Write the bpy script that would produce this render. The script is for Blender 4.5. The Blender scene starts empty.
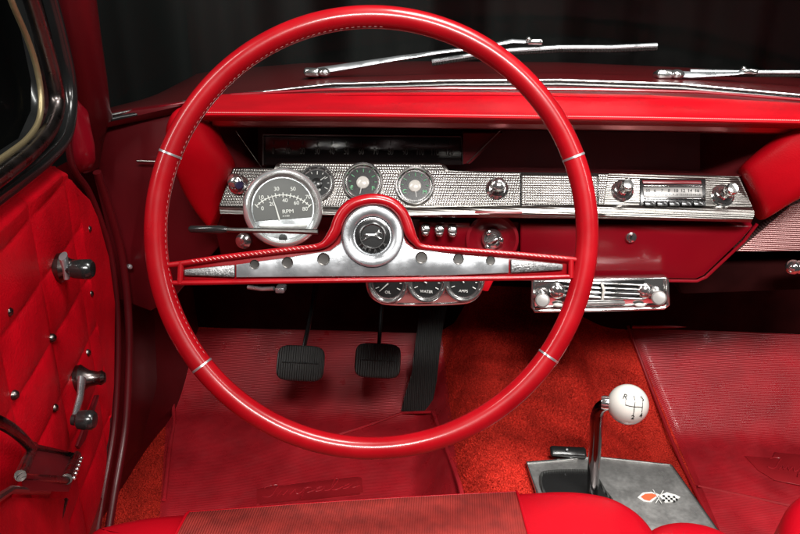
import bpy, bmesh, math, random
from mathutils import Vector, Matrix
random.seed(7)
V = Vector
S = bpy.context.scene
COL = S.collection
PI = math.pi

# ------------------------------------------------------------------ camera
CAM = V((0, 0, 0.95)); PITCH, YAW, ROLL = 23.0, 3.5, 1.0
F = 778.0                                   # focal length, in 1/800ths of the frame width
cd = bpy.data.cameras.new('camera'); cam = bpy.data.objects.new('camera', cd); COL.objects.link(cam)
cd.sensor_width = 36; cd.lens = 36 * F / 800; cd.clip_start = 0.02; cd.clip_end = 60
RM = Matrix.Rotation(math.radians(YAW), 3, 'Z') @ Matrix.Rotation(math.radians(90 - PITCH), 3, 'X') @ Matrix.Rotation(math.radians(ROLL), 3, 'Z')
cam.matrix_world = Matrix.Translation(CAM) @ RM.to_4x4()
S.camera = cam
# ------------------------------------------------------------------ world, lights, exposure
w = bpy.data.worlds.new('World'); S.world = w; w.use_nodes = True
w.node_tree.nodes['Background'].inputs[0].default_value = (0.9, 0.95, 1, 1)
w.node_tree.nodes['Background'].inputs[1].default_value = 0.015
S.view_settings.view_transform = 'Standard'; S.view_settings.look = 'None'
S.cycles.caustics_reflective = False; S.cycles.caustics_refractive = False
S.view_settings.exposure = 0; S.view_settings.gamma = 1

def area(name, loc, target, sx, sy, power, col=(1, .97, .94), spread=180):
    l = bpy.data.lights.new(name, 'AREA'); l.shape = 'RECTANGLE'; l.size = sx; l.size_y = sy
    l.energy = power; l.spread = math.radians(spread); l.color = col
    o = bpy.data.objects.new(name, l); COL.objects.link(o); o.location = loc
    o.rotation_euler = (V(target) - V(loc)).to_track_quat('-Z', 'Y').to_euler()
    return o
area('softbox_left', (-1.05, 0.1, 1.65), (-0.05, 0.75, 0.6), .07, .9, 4.2, spread=110)
area('softbox_right', (1.15, 0.15, 1.6), (0.0, 0.85, 0.5), .08, .9, 3.6, spread=110)
area('softbox_top', (0.32, 0.62, 2.0), (0.22, 1.0, 0.3), .55, .45, 8.0, spread=75)
area('softbox_back', (0.3, -0.62, 1.85), (0.25, 1.3, 0.1), .8, .22, 11, spread=75)
area('curtain_light', (-1.5, 2.9, 2.6), (-0.9, 4.2, 1.4), .5, .5, 10, (.95, 1, .95), spread=80)

# ------------------------------------------------------------------ geometry of real surfaces
def ray(px, py): return (RM @ V(((px - 400) / F, -(py - 267) / F, -1))).normalized()
def onP(px, py, p0, n):
    d = ray(px, py); return CAM + d * ((p0 - CAM).dot(n) / d.dot(n))
def onY(px, py, Y): return onP(px, py, V((0, Y, 0)), V((0, 1, 0)))
def onZ(px, py, Z): return onP(px, py, V((0, 0, Z)), V((0, 0, 1)))
def onX(px, py, X): return onP(px, py, V((X, 0, 0)), V((1, 0, 0)))
class Plane:
    def __init__(s, p0, n): s.p0 = p0; s.n = n.normalized()
    def __call__(s, px, py, off=0): return onP(px, py, s.p0 + s.n * off, s.n)
def mpp(p): return (p - CAM).dot(-(RM @ V((0, 0, 1))) * -1 if False else (RM @ V((0, 0, -1)))) / F   # metres per 1/800 frame at p
def frame(o, n, up=V((0, 0, 1))):
    n = n.normalized(); r = up.cross(n).normalized(); u = n.cross(r)
    m = Matrix((r, u, n)).transposed().to_4x4(); return Matrix.Translation(o) @ m
def interp(tab, x):
    if x <= tab[0][0]: return tab[0][1]
    for (a, b), (c, d) in zip(tab, tab[1:]):
        if x <= c: return b + (d - b) * (x - a) / (c - a)
    return tab[-1][1]
def smooth(t): t = max(0, min(1, t)); return t * t * (3 - 2 * t)
def catmull(pts, n=8, closed=False):
    P = [V(p) for p in pts]; out = []
    N = len(P); rng = N if closed else N - 1
    for i in range(rng):
        p1, p2 = P[i], P[(i + 1) % N]
        p0 = P[i - 1] if (i > 0 or closed) else p1
        p3 = P[(i + 2) % N] if (i + 2 < N or closed) else p2
        for k in range(n):
            t = k / n
            out.append(0.5 * ((2 * p1) + (p2 - p0) * t + (2 * p0 - 5 * p1 + 4 * p2 - p3) * t * t + (3 * p1 - p0 - 3 * p2 + p3) * t ** 3))
    if not closed: out.append(P[-1])
    return out

# ------------------------------------------------------------------ mesh helpers (world coordinates)
def B(): return bmesh.new()
def lathe(bm, prof, M, seg=48, a0=0, a1=2 * PI):
    full = abs(a1 - a0 - 2 * PI) < 1e-6; n = seg if full else seg + 1
    rows = []
    for r, h in prof:
        if r < 1e-7: rows.append([bm.verts.new(M @ V((0, 0, h)))])
        else: rows.append([bm.verts.new(M @ V((r * math.cos(a0 + (a1 - a0) * i / seg), r * math.sin(a0 + (a1 - a0) * i / seg), h))) for i in range(n)])
    for A, C in zip(rows, rows[1:]):
        for i in range(seg):
            j = (i + 1) % n
            try:
                if len(A) == 1 and len(C) > 1: bm.faces.new((A[0], C[i], C[j]))
                elif len(C) == 1 and len(A) > 1: bm.faces.new((A[i], C[0], A[j]))
                elif len(A) > 1: bm.faces.new((A[i], C[i], C[j], A[j]))
            except ValueError: pass
def sections(bm, rings, caps=True, closed=False):
    R = [[bm.verts.new(p) for p in r] for r in rings]; n = len(R[0])
    pairs = list(zip(R, R[1:])) + ([(R[-1], R[0])] if closed else [])
    for A, C in pairs:
        for i in range(n): bm.faces.new((A[i], A[(i + 1) % n], C[(i + 1) % n], C[i]))
    if caps and not closed: bm.faces.new(R[0][::-1]); bm.faces.new(R[-1])
def tube(bm, pts, rad, seg=12, closed=False, caps=True, flat=None, up=None):
    """flat = (a,b) multipliers across up / along up"""
    pts = [V(p) for p in pts]; n = len(pts); rings = []; ref = up
    for i, p in enumerate(pts):
        a = pts[i - 1] if (i > 0 or closed) else p; b = pts[(i + 1) % n] if (i < n - 1 or closed) else p
        t = (b - a).normalized()
        if ref is None: ref = V((0, 0, 1)) if abs(t.z) < .9 else V((1, 0, 0))
        x = t.cross(ref); x = x.normalized() if x.length > 1e-6 else t.orthogonal().normalized()
        y = x.cross(t)
        if up is None: ref = y
        r = rad[i] if isinstance(rad, (list, tuple)) else rad
        fa, fb = flat or (1, 1)
        rings.append([p + x * (math.cos(2 * PI * k / seg) * r * fa) + y * (math.sin(2 * PI * k / seg) * r * fb) for k in range(seg)])
    sections(bm, rings, caps, closed)
def prism(bm, pts, vec, bev=0, seg=2):
    """closed outline pts (3D) extruded by vec"""
    t = bmesh.new()
    a = [t.verts.new(p) for p in pts]; b = [t.verts.new(V(p) + V(vec)) for p in pts]
    n = len(pts)
    fa = t.faces.new(a); fb = t.faces.new(b[::-1])
    for i in range(n): t.faces.new((a[i], b[i], b[(i + 1) % n], a[(i + 1) % n]))
    bmesh.ops.recalc_face_normals(t, faces=t.faces)
    if bev:
        e = list(set(list(fa.edges) + list(fb.edges)))
        if n <= 6: e = list(t.edges)
        bmesh.ops.bevel(t, geom=e, offset=bev, segments=seg, affect='EDGES', profile=.5, clamp_overlap=True)
    bmesh.ops.triangulate(t, faces=[f for f in t.faces if len(f.verts) > 4])
    merge(bm, t)
def merge(bm, t):
    m = bpy.data.meshes.new('t'); t.to_mesh(m); t.free(); bm.from_mesh(m); bpy.data.meshes.remove(m)
def box(bm, M, sx, sy, sz, bev=0, seg=2):
    q = [M @ V((x * sx / 2, y * sy / 2, -sz / 2)) for x, y in ((-1, -1), (1, -1), (1, 1), (-1, 1))]
    prism(bm, q, (M.to_3x3() @ V((0, 0, sz))), bev, seg)
def grid(bm, fn, nu, nv):
    vs = [[bm.verts.new(fn(i / nu, j / nv)) for j in range(nv + 1)] for i in range(nu + 1)]
    for i in range(nu):
        for j in range(nv): bm.faces.new((vs[i][j], vs[i + 1][j], vs[i + 1][j + 1], vs[i][j + 1]))
    return vs
def ball(bm, c, r, scale=(1, 1, 1), seg=32):
    M = Matrix.Translation(c) @ Matrix.Diagonal((scale[0] * r, scale[1] * r, scale[2] * r, 1))
    bmesh.ops.create_uvsphere(bm, u_segments=seg, v_segments=seg // 2, radius=1, matrix=M)
def text(bm, s, M, size, depth=.0003, align='CENTER', sx=1):
    c = bpy.data.curves.new('t', 'FONT'); c.body = s; c.size = size; c.extrude = depth; c.align_x = align; c.align_y = 'CENTER'
    o = bpy.data.objects.new('t', c); COL.objects.link(o)
    dg = bpy.context.evaluated_depsgraph_get(); dg.update()
    me = bpy.data.meshes.new_from_object(o.evaluated_get(dg))
    me.transform(M @ Matrix.Diagonal((sx, 1, 1, 1))); bm.from_mesh(me); bpy.data.meshes.remove(me)
    bpy.data.objects.remove(o); bpy.data.curves.remove(c)

LOC = {}
def obj(name, bm, m, parent=None, label=None, smoothang=40, stuff=False):
    me = bpy.data.meshes.new(name)
    if len(bm.faces): bmesh.ops.recalc_face_normals(bm, faces=bm.faces)
    off = LOC.get(parent.name, V((0, 0, 0))) if parent else V((0, 0, 0))
    bm.transform(Matrix.Translation(-off)); bm.to_mesh(me); bm.free()
    for p in me.polygons: p.use_smooth = True
    me.set_sharp_from_angle(angle=math.radians(smoothang))
    me.materials.append(m)
    o = bpy.data.objects.new(name, me); COL.objects.link(o)
    if parent: o.parent = parent; LOC[o.name] = off
    if label: o['label'] = label
    if stuff: o['kind'] = 'stuff'
    return o
def thing(name, label, cat, loc, group=None):
    o = bpy.data.objects.new(name, None); COL.objects.link(o); o.location = loc; o.empty_display_size = .02
    o['label'] = label; o['category'] = cat
    if group: o['group'] = group
    LOC[o.name] = V(loc); return o
def tag(o, label, cat, group=None):
    o['label'] = label; o['category'] = cat
    if group: o['group'] = group
    return o
def struct(name, bm, m, **k): o = obj(name, bm, m, **k); o['kind'] = 'structure'; return o

# ------------------------------------------------------------------ materials
def mat(name, col, rough=.5, metal=0, bump=None, coat=0, var=0, varscale=20, spec=.5, coatrough=.1, rvar=0):
    """bump = (kind, scale, strength, distance)"""
    m = bpy.data.materials.new(name); m.use_nodes = True; nt = m.node_tree; N = nt.nodes; L = nt.links
    b = N['Principled BSDF']; c = (*col, 1)
    b.inputs['Base Color'].default_value = c; b.inputs['Roughness'].default_value = rough; b.inputs['Metallic'].default_value = metal
    b.inputs['Coat Weight'].default_value = coat; b.inputs['Coat Roughness'].default_value = coatrough
    b.inputs['Specular IOR Level'].default_value = spec
    tc = N.new('ShaderNodeTexCoord'); m['tc'] = 1
    if var:
        n = N.new('ShaderNodeTexNoise'); n.inputs['Scale'].default_value = varscale; n.inputs['Detail'].default_value = 6
        L.new(tc.outputs['Object'], n.inputs['Vector'])
        mx = N.new('ShaderNodeMix'); mx.data_type = 'RGBA'
        mx.inputs[6].default_value = (*[x * (1 - var) for x in col], 1); mx.inputs[7].default_value = (*[min(1, x * (1 + var)) for x in col], 1)
        cr = N.new('ShaderNodeMapRange'); cr.inputs[1].default_value = .3; cr.inputs[2].default_value = .7
        L.new(n.outputs[0], cr.inputs[0]); L.new(cr.outputs[0], mx.inputs[0]); L.new(mx.outputs[2], b.inputs['Base Color'])
    if rvar:
        n = N.new('ShaderNodeTexNoise'); n.inputs['Scale'].default_value = 35; n.inputs['Detail'].default_value = 8
        L.new(tc.outputs['Object'], n.inputs['Vector'])
        cr = N.new('ShaderNodeMapRange'); cr.inputs[1].default_value = .35; cr.inputs[2].default_value = .65
        cr.inputs[3].default_value = max(0.02, rough - rvar); cr.inputs[4].default_value = rough + rvar
        L.new(n.outputs[0], cr.inputs[0]); L.new(cr.outputs[0], b.inputs['Roughness'])
    if bump:
        kind, sc, st, di = bump
        bp = N.new('ShaderNodeBump'); bp.inputs['Strength'].default_value = st; bp.inputs['Distance'].default_value = di
        if kind == 'noise':
            n = N.new('ShaderNodeTexNoise'); n.inputs['Scale'].default_value = sc; n.inputs['Detail'].default_value = 5
            L.new(tc.outputs['Object'], n.inputs['Vector']); h = n.outputs[0]
        elif kind == 'leather':
            n = N.new('ShaderNodeTexVoronoi'); n.inputs['Scale'].default_value = sc
            L.new(tc.outputs['Object'], n.inputs['Vector'])
            n2 = N.new('ShaderNodeTexNoise'); n2.inputs['Scale'].default_value = 26; n2.inputs['Detail'].default_value = 2; n2.inputs['Distortion'].default_value = 1.2
            L.new(tc.outputs['Object'], n2.inputs['Vector'])
            ad = N.new('ShaderNodeMath'); ad.operation = 'MULTIPLY_ADD'; ad.inputs[1].default_value = 3.0
            L.new(n2.outputs[0], ad.inputs[0]); L.new(n.outputs['Distance'], ad.inputs[2]); h = ad.outputs[0]
        elif kind in ('ribX', 'ribY', 'ribZ', 'knurl'):
            sp = N.new('ShaderNodeSeparateXYZ'); L.new(tc.outputs['Object'], sp.inputs[0])
            def wave(axis, s):
                k = N.new('ShaderNodeMath'); k.operation = 'MULTIPLY'; k.inputs[1].default_value = s * 2 * PI; L.new(sp.outputs[axis], k.inputs[0])
                q = N.new('ShaderNodeMath'); q.operation = 'SINE'; L.new(k.outputs[0], q.inputs[0]); return q.outputs[0]
            if kind == 'knurl':
                a = wave('X', sc); c2 = wave('Z', sc * .95)
                mu = N.new('ShaderNodeMath'); mu.operation = 'MULTIPLY'; L.new(a, mu.inputs[0])
                ad = N.new('ShaderNodeMath'); ad.operation = 'MAXIMUM'; L.new(a, ad.inputs[0]); L.new(c2, ad.inputs[1]); h = ad.outputs[0]
            else: h = wave(kind[-1], sc)
        L.new(h, bp.inputs['Height']); L.new(bp.outputs[0], b.inputs['Normal'])
    return m
RED = (.50, .003, .010)
M = {}
M['pad'] = mat('red_pad_vinyl', (.37, .001, .006), .42, bump=('leather', 500, .15, .0006), var=.16, varscale=14, spec=.25)
M['wheel'] = mat('red_wheel_plastic', (.235, .002, .005), .32, coat=.36, coatrough=.12, spec=.22, var=.16, varscale=24, bump=('noise', 260, .05, .0005), rvar=.05)
M['door'] = mat('red_door_vinyl', (.42, .001, .007), .42, spec=.22, bump=('leather', 420, .4, .0008), var=.2, varscale=16)
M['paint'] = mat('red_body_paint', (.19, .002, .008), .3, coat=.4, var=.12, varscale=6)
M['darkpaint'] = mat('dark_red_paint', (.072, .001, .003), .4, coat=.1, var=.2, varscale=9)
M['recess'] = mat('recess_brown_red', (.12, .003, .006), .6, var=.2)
M['lower'] = mat('lower_dash_paint', (.22, .002, .009), .33, coat=.3, var=.08, varscale=8)
M['mat'] = mat('red_ribbed_mat', (.40, .014, .022), .38, bump=('ribY', 330, .4, .0006), var=.24, varscale=12, rvar=.12)
M['matdark'] = mat('mat_emblem_vinyl', (.30, .010, .015), .42, var=.15)
M['chrome'] = mat('chrome', (.66, .65, .64), .13, .95, rvar=.05, bump=('noise', 60, .05, .001))
M['alu'] = mat('brushed_aluminium', (.54, .56, .58), .29, .85, bump=('noise', 220, .18, .0006), rvar=.12, var=.14, varscale=60)
M['plate'] = mat('worn_steel_plate', (.36, .355, .345), .39, .75, bump=('noise', 420, .4, .0004), rvar=.12, var=.16, varscale=160)
M['tip'] = mat('speckled_cast_metal', (.20, .20, .20), .38, .9, bump=('noise', 700, .8, .0006), var=.5, varscale=500)
M['knurl'] = mat('engine_turned_metal', (.135, .127, .12), .24, .98, var=.2, varscale=30)
M['strip'] = mat('satin_trim_metal', (.23, .22, .205), .3, 1, bump=('ribZ', 420, .25, .0006), var=.1)
M['black'] = mat('black_plastic', (.012, .012, .012), .22, coat=.3)
M['rubber'] = mat('black_rubber', (.035, .036, .034), .5, bump=('ribX', 230, .8, .0014), var=.2)
M['rubber2'] = mat('black_accelerator_rubber', (.035, .038, .036), .45, bump=('ribX', 260, .9, .0014), var=.2)
M['dial'] = mat('black_dial', (.012, .013, .013), .25)
M['tachdial'] = mat('grey_dial', (.028, .027, .025), .4, var=.1)
M['white'] = mat('white_marking', (.50, .50, .48), .5)
M['cream'] = mat('ivory_plastic', (.47, .455, .42), .25, coat=.4, var=.04, varscale=30)
M['green'] = mat('green_marking', (.10, .32, .16), .5)
M['faint'] = mat('dim_numerals', (.045, .04, .035), .5)
M['lens'] = mat('speedometer_glass', (.008, .006, .006), .18)
M['stitch'] = mat('pale_stitching', (.55, .28, .26), .6)
M['seat'] = mat('red_seat_vinyl', (.36, .001, .007), .4, spec=.3, bump=('leather', 420, .15, .0006), var=.1, varscale=8)
M['cloth'] = mat('ribbed_seat_cloth', (.21, .014, .010), .65, bump=('ribX', 380, .6, .0009), var=.25, varscale=60)
M['rimstitch'] = mat('rim_thread', (.36, .17, .16), .6)
M['curtain'] = mat('black_curtain', (.020, .021, .020), .9)
M['framechrome'] = mat('subdued_chrome', (.14, .12, .115), .28, 1, rvar=.08)  # chrome with its base colour darkened to mute the reflections
M['hood'] = mat('hood_paint', (.07, .002, .003), .35, coat=.3)
M['ribpanel'] = mat('ribbed_panel', (.36, .20, .19), .4, .6, bump=('ribZ', 330, .7, .0006))
M['gold'] = mat('aged_brass_seal', (.30, .24, .13), .4, .7, bump=('noise', 200, .5, .001))
M['orange'] = mat('orange_flag', (.62, .10, .04), .4)
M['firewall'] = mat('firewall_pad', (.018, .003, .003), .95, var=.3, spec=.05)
M['darkred'] = mat('dark_translucent_red', (.16, .002, .006), .3)
M['frost'] = mat('frosted_plastic', (.26, .25, .24), .3, .3)
# carpet
m = mat('red_carpet', (.5, .04, .02), .95, spec=.1); M['carpet'] = m
nt = m.node_tree; N = nt.nodes; L = nt.links; b = N['Principled BSDF']; tc = N.new('ShaderNodeTexCoord')
n1 = N.new('ShaderNodeTexNoise'); n1.inputs['Scale'].default_value = 330; n1.inputs['Detail'].default_value = 3
n2 = N.new('ShaderNodeTexNoise'); n2.inputs['Scale'].default_value = 22; n2.inputs['Detail'].default_value = 4
vo = N.new('ShaderNodeTexVoronoi'); vo.inputs['Scale'].default_value = 420
for x in (n1, n2, vo): L.new(tc.outputs['Object'], x.inputs['Vector'])
r = N.new('ShaderNodeValToRGB'); r.color_ramp.elements[0].position = .34; r.color_ramp.elements[0].color = (.38, .014, .009, 1)
r.color_ramp.elements[1].position = .68; r.color_ramp.elements[1].color = (.78, .046, .027, 1)
L.new(n1.outputs[0], r.inputs[0])
mx = N.new('ShaderNodeMix'); mx.data_type = 'RGBA'; mx.blend_type = 'MULTIPLY'; mx.inputs[0].default_value = .7
r2 = N.new('ShaderNodeMapRange'); r2.inputs[1].default_value = .3; r2.inputs[2].default_value = .65; r2.inputs[3].default_value = .55; r2.inputs[4].default_value = 1.1
L.new(n2.outputs[0], r2.inputs[0]); L.new(r.outputs[0], mx.inputs[6]); L.new(r2.outputs[0], mx.inputs[7]); L.new(mx.outputs[2], b.inputs['Base Color'])
bp = N.new('ShaderNodeBump'); bp.inputs['Strength'].default_value = 1; bp.inputs['Distance'].default_value = .004
L.new(n1.outputs[0], bp.inputs['Height']); L.new(bp.outputs[0], b.inputs['Normal'])
b.inputs['Sheen Weight'].default_value = 0.0
# thin glass
m = bpy.data.materials.new('thin_glass'); m.use_nodes = True; nt = m.node_tree; N = nt.nodes; L = nt.links; N.clear()
o_ = N.new('ShaderNodeOutputMaterial'); g = N.new('ShaderNodeBsdfGlossy'); g.inputs[0].default_value = (1, 1, 1, 1); g.inputs['Roughness'].default_value = .02
t = N.new('ShaderNodeBsdfTransparent'); t.inputs[0].default_value = (.93, .95, .94, 1); mx = N.new('ShaderNodeMixShader'); mx.inputs[0].default_value = .004
L.new(t.outputs[0], mx.inputs[1]); L.new(g.outputs[0], mx.inputs[2]); L.new(mx.outputs[0], o_.inputs[0]); M['glass'] = m

# ================================================================== SETTING
# curtain backdrop
bm = B()
def cf(u, v):
    x = -3.6 + 7.2 * u; z = -1 + 4.5 * v
    return V((x, 4.0 + .10 * math.sin(x * 8.5 + .5 * math.sin(x * 3.1)) + .05 * math.sin(x * 21 + z * .6), z))
grid(bm, cf, 420, 8); struct('backdrop', bm, M['curtain'])

# floor height
XC = .165
def H(X, Y):
    z = 0
    t = Y - 1.36
    if t > 0: z += .9 * (t - .04 + .04 * math.exp(-t / .04))
    a = abs(X - XC)
    z2 = .17 * (1 - smooth((a - .075) / .14)) + .12 * max(0, Y - 1.25) * (1 - smooth((a - .075) / .2))
    return max(z, z2) + .25 * min(z, z2)
def onH(px, py, off=0):
    d = ray(px, py); s = .6
    while s < 3:
        p = CAM + d * s
        if p.z < H(p.x, p.y) + off: break
        s += .02
    lo, hi = s - .02, s
    for _ in range(18):
        mid = (lo + hi) / 2; p = CAM + d * mid
        if p.z < H(p.x, p.y) + off: hi = mid
        else: lo = mid
    return CAM + d * hi
bm = B()
grid(bm, lambda u, v: V((-.66 + 2.0 * u, .55 + 1.2 * v, H(-.66 + 2.0 * u, .55 + 1.2 * v))), 160, 110)
struct('floor', bm, M['carpet'])

# carpet pile : short leaning tufts on the tunnel and in the driver's left corner
vv, ff = [], []
def tuft_at(X, Y):
    z = H(X, Y) - .0005; a = random.uniform(0, 2 * PI); w_ = .0007; l = random.uniform(.0025, .0048)
    dx, dy = math.cos(a) * w_, math.sin(a) * w_; k = len(vv)
    vv.extend([(X - dx, Y - dy, z), (X + dx, Y + dy, z), (X + random.gauss(0, .0016), Y + random.gauss(0, .0016), z + l)]); ff.append((k, k + 1, k + 2))
for i in range(125000): tuft_at(random.uniform(-.06, .43), random.uniform(.86, 1.50))
for i in range(32000): tuft_at(random.uniform(-.60, -.34), random.uniform(1.0, 1.32))
me = bpy.data.meshes.new('carpet_pile'); me.from_pydata(vv, [], ff); me.materials.append(M['carpet'])
cp = bpy.data.objects.new('carpet_pile', me); COL.objects.link(cp); cp['kind'] = 'stuff'; cp['label'] = 'short red looped carpet pile covering the tunnel and floor corner'; cp['category'] = 'carpet'

# ================================================================== CAR BODY
body = thing('car', 'red car cockpit shell with tufted left door, windshield pillar and dark red hood', 'car', (0, 1.7, 0))
bm = B(); grid(bm, lambda u, v: V((-.64 + 2.0 * u, 1.54 + .03 * smooth((-.64 + 2.0 * u) / .1), .02 + .57 * v)), 60, 2); obj('firewall', bm, M['firewall'], body)  # firewall set forward, its near-black face standing in for footwell shade
# kick panel (driver side)
bm = B()
def kp(u, v):
    y = .84 + .74 * u; z = -.02 + .64 * v
    return V((-.59 + .012 * math.sin(v * 5 + u * 3) + .05 * smooth((u - .5) * 2), y, z))
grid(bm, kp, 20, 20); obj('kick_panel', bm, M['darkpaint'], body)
bm = B()
k0 = [onX(x, y, -.575) for x, y in ((112, 262), (152, 250), (158, 385), (140, 450), (104, 492), (114, 400))]
prism(bm, k0, (-.012, 0, 0), .004); obj('kick_panel_trim', bm, M['darkpaint'], body)
# A pillar
bm = B()
rings = []
for (xa, ya, xb, yb, Y) in ((48, -60, 88, -60, .93), (58, -10, 94, -10, .95), (67, 40, 100, 38, .975), (74, 85, 106, 80, 1.0), (74, 112, 109, 108, 1.02), (72, 140, 112, 118, 1.04), (73, 160, 104, 135, 1.05), (86, 170, 98, 168, 1.05)):
    a = onY(xa, ya, Y); b2 = onY(xb, yb, Y + .02); c = (a + b2) / 2; d = (b2 - a) / 2; e = V((0, .022, 0))
    rings.append([c + d * math.cos(2 * PI * k / 24) - e * math.sin(2 * PI * k / 24) for k in range(24)])
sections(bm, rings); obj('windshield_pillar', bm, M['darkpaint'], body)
# pillar lower cap : rounded trim tongue
bm = B(); rings = []
for (xa, ya, xb, yb, Y) in ((79, 96, 82, 95, 1.0), (76, 112, 86, 110, .995), (74, 132, 90, 129, .99), (72, 150, 94, 146, .99), (72, 160, 95, 160, .992), (75, 167, 92, 168, 1.0), (80, 170, 88, 170, 1.01)):
    a = onY(xa, ya, Y); b2 = onY(xb, yb, Y + .01); c = (a + b2) / 2; d = (b2 - a) / 2; e = V((0, .014, 0))
    rings.append([c + d * math.cos(2 * PI * k / 24) - e * math.sin(2 * PI * k / 24) for k in range(24)])
sections(bm, rings); obj('pillar_cap', bm, M['paint'], body)
# door jamb edge : thin rolls following the door edge
bm = B()
for dx, r_ in ((13, .006),):
    tube(bm, catmull([onX(x + dx, y, -.485) for x, y in ((84, 172), (98, 215), (110, 262), (116, 330), (113, 420), (102, 490), (94, 540))], 6), r_, 10)
obj('door_seal', bm, M['darkpaint'], body)
bm = B(); tube(bm, catmull([onX(x, y, -.49) for x, y in ((66, 120), (72, 165), (88, 190), (101, 222), (112, 262), (118, 330), (115, 420), (104, 490), (96, 540))], 6), .0045, 10); obj('rubber_seal', bm, M['darkpaint'], body)
# inner panel behind the bolster
bm = B(); pts = [onY(x, y, 1.075) for x, y in ((98, 120), (108, 113), (175, 104), (215, 112), (225, 240), (172, 300), (150, 312), (118, 300), (108, 240), (92, 175))]
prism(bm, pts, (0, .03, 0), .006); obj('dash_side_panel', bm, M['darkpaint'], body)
bm = B(); tube(bm, [onY(137, 161, 1.06), onY(172, 162, 1.06)], .0018, 8); obj('side_highlight', bm, M['strip'], body)  # bright tube added to draw the highlight line on the side panel
for q in ((130, 267), (92, 492)):
    bm = B(); c = onY(*q, 1.06) if q[1] < 300 else onX(*q, -.475)
    lathe(bm, [(0, .003), (.003, .002), (.004, 0), (.004, -.004)], frame(c, V((.6, -.8, .1))), 12); obj('screw', bm, M['alu'], body)
# cowl (between pad and glass) and hood
bm = B()
back = [(-40, 140), (60, 125), (130, 111), (200, 99), (330, 84), (450, 80.5), (560, 80), (680, 84), (800, 95), (900, 108)]
def wb(px, off=0): return onY(px, interp(back, px) + off, 1.17 - .16 * ((px - 520) / 520.) ** 2)
def cowl(u, v):
    px = 100 + 780 * u; a = wb(px, 3); p = onY(px, interp([(100, 124), (210, 99), (350, 95), (500, 95), (650, 98), (880, 112)], px), 1.055)
    q = p.lerp(a, v); q.z -= .010 * math.sin(PI * v); return q
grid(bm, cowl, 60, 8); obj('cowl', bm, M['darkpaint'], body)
bm = B()
tube(bm, [wb(110 + 10 * i, 0) for i in range(80)], .0022, 10, flat=(1, .9)); obj('windshield_molding', bm, M['chrome'], body)
bm = B()
tube(bm, [wb(100 + 10 * i, 2.5) + V((0, -.006, -.002)) for i in range(81)], .0035, 10); obj('windshield_gasket', bm, M['black'], body)
bm = B(); tube(bm, [onY(x, y, 1.08) for x, y in ((108, 119), (150, 109), (200, 100), (233, 94.5), (330, 89.5), (450, 88), (600, 89.5), (700, 92), (820, 101))], .002, 8); obj('garnish_edge', bm, M['paint'], body)
bm = B()
hl = [(100, 112), (150, 98), (200, 72), (300, 63), (420, 61), (560, 62), (700, 68), (800, 78), (900, 88)]
def hood(u, v):
    px = 90 + 800 * u; a = wb(px, -1)
    c = onY(px, max(interp(hl, px), 40), 1.62)
    if v < .5: q = a.lerp(c, v / .5); q.z += .006 * math.sin(PI * v / .5)
    else: q = c + V((0, 1, -.22)) * (1.3 * (v - .5) / .5)
    return q
grid(bm, hood, 60, 24); obj('hood', bm, M['hood'], body)
# windshield glass
bm = B()
def ws(u, v):
    px = 100 + 780 * u; a = wb(px, -1.5)
    return a + V((0, -.46, .52)) * v + V((0, .05 * math.sin(PI * v), 0))
grid(bm, ws, 40, 16); obj('windshield_glass', bm, M['glass'], body)
# sill plate
bm = B(); prism(bm, [onX(x, y, -.47) for x, y in ((92, 494), (100, 498), (90, 545), (76, 545))], (.004, 0, 0), .001); obj('sill_plate', bm, M['strip'], body)

# ---- wipers
def wiper(label, base, arm, blade):
    c = onY(*base, 1.22); t = thing('windshield_wiper', label, 'wiper', c, 'windshield wipers')
    bm = B(); box(bm, frame(c + V((0, 0, 0)), V((0, -1, .3))), .026, .014, .03, .005, 3)
    ball(bm, c + V((.018, -.008, .003)), .009, (1.3, 1, .8)); obj('pivot_cap', bm, M['chrome'], t)
    bm = B(); lathe(bm, [(.010, 0), (.010, .02), (0, .02)], frame(c + V((0, 0, -.035)), V((0, 0, 1))), 16); obj('pivot_post', bm, M['orange'] if False else M['pad'], t)
    bm = B(); tube(bm, [onY(x, y, 1.215 + k * .004) for k, (x, y) in enumerate(arm)], [.0085, .0082, .0060, .0042, .0040, .0050, .0040][:len(arm)], 10, flat=(1, .6), up=V((0, -.3, 1))); obj('wiper_arm', bm, M['alu'], t)
    bm = B(); tube(bm, [onY(x, y, 1.235) for x, y in blade], .0042, 8, flat=(1, .8)); a = obj('blade_holder', bm, M['alu'], t)
    bm = B(); tube(bm, [onY(x, y + 2.6, 1.238) for x, y in blade], .0036, 8); obj('wiper_blade', bm, M['rubber'], t)
    bm = B(); k = len(arm) // 2 + 1; c2 = onY(*arm[-1], 1.23); box(bm, frame(c2, V((0, -1, .2))), .022, .008, .01, .002); ball(bm, c2 + V((-.01, 0, .004)), .004); obj('blade_clip', bm, M['chrome'], t)
wiper('chrome wiper with its whole arm showing through the steering wheel rim', (313, 73), [(318, 71), (345, 67), (400, 58), (440, 52), (485, 46.5), (512, 41), (535, 42)], [(432, 61), (470, 55), (510, 50), (560, 47), (610, 47), (657, 45)])
wiper('chrome wiper lying low at the passenger side of the hood, right of the wheel', (663, 75), [(668, 74), (690, 75), (710, 74.5), (735, 73.5), (750, 71.5)], [(690, 71), (740, 72), (800, 72), (860, 74)])

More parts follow.
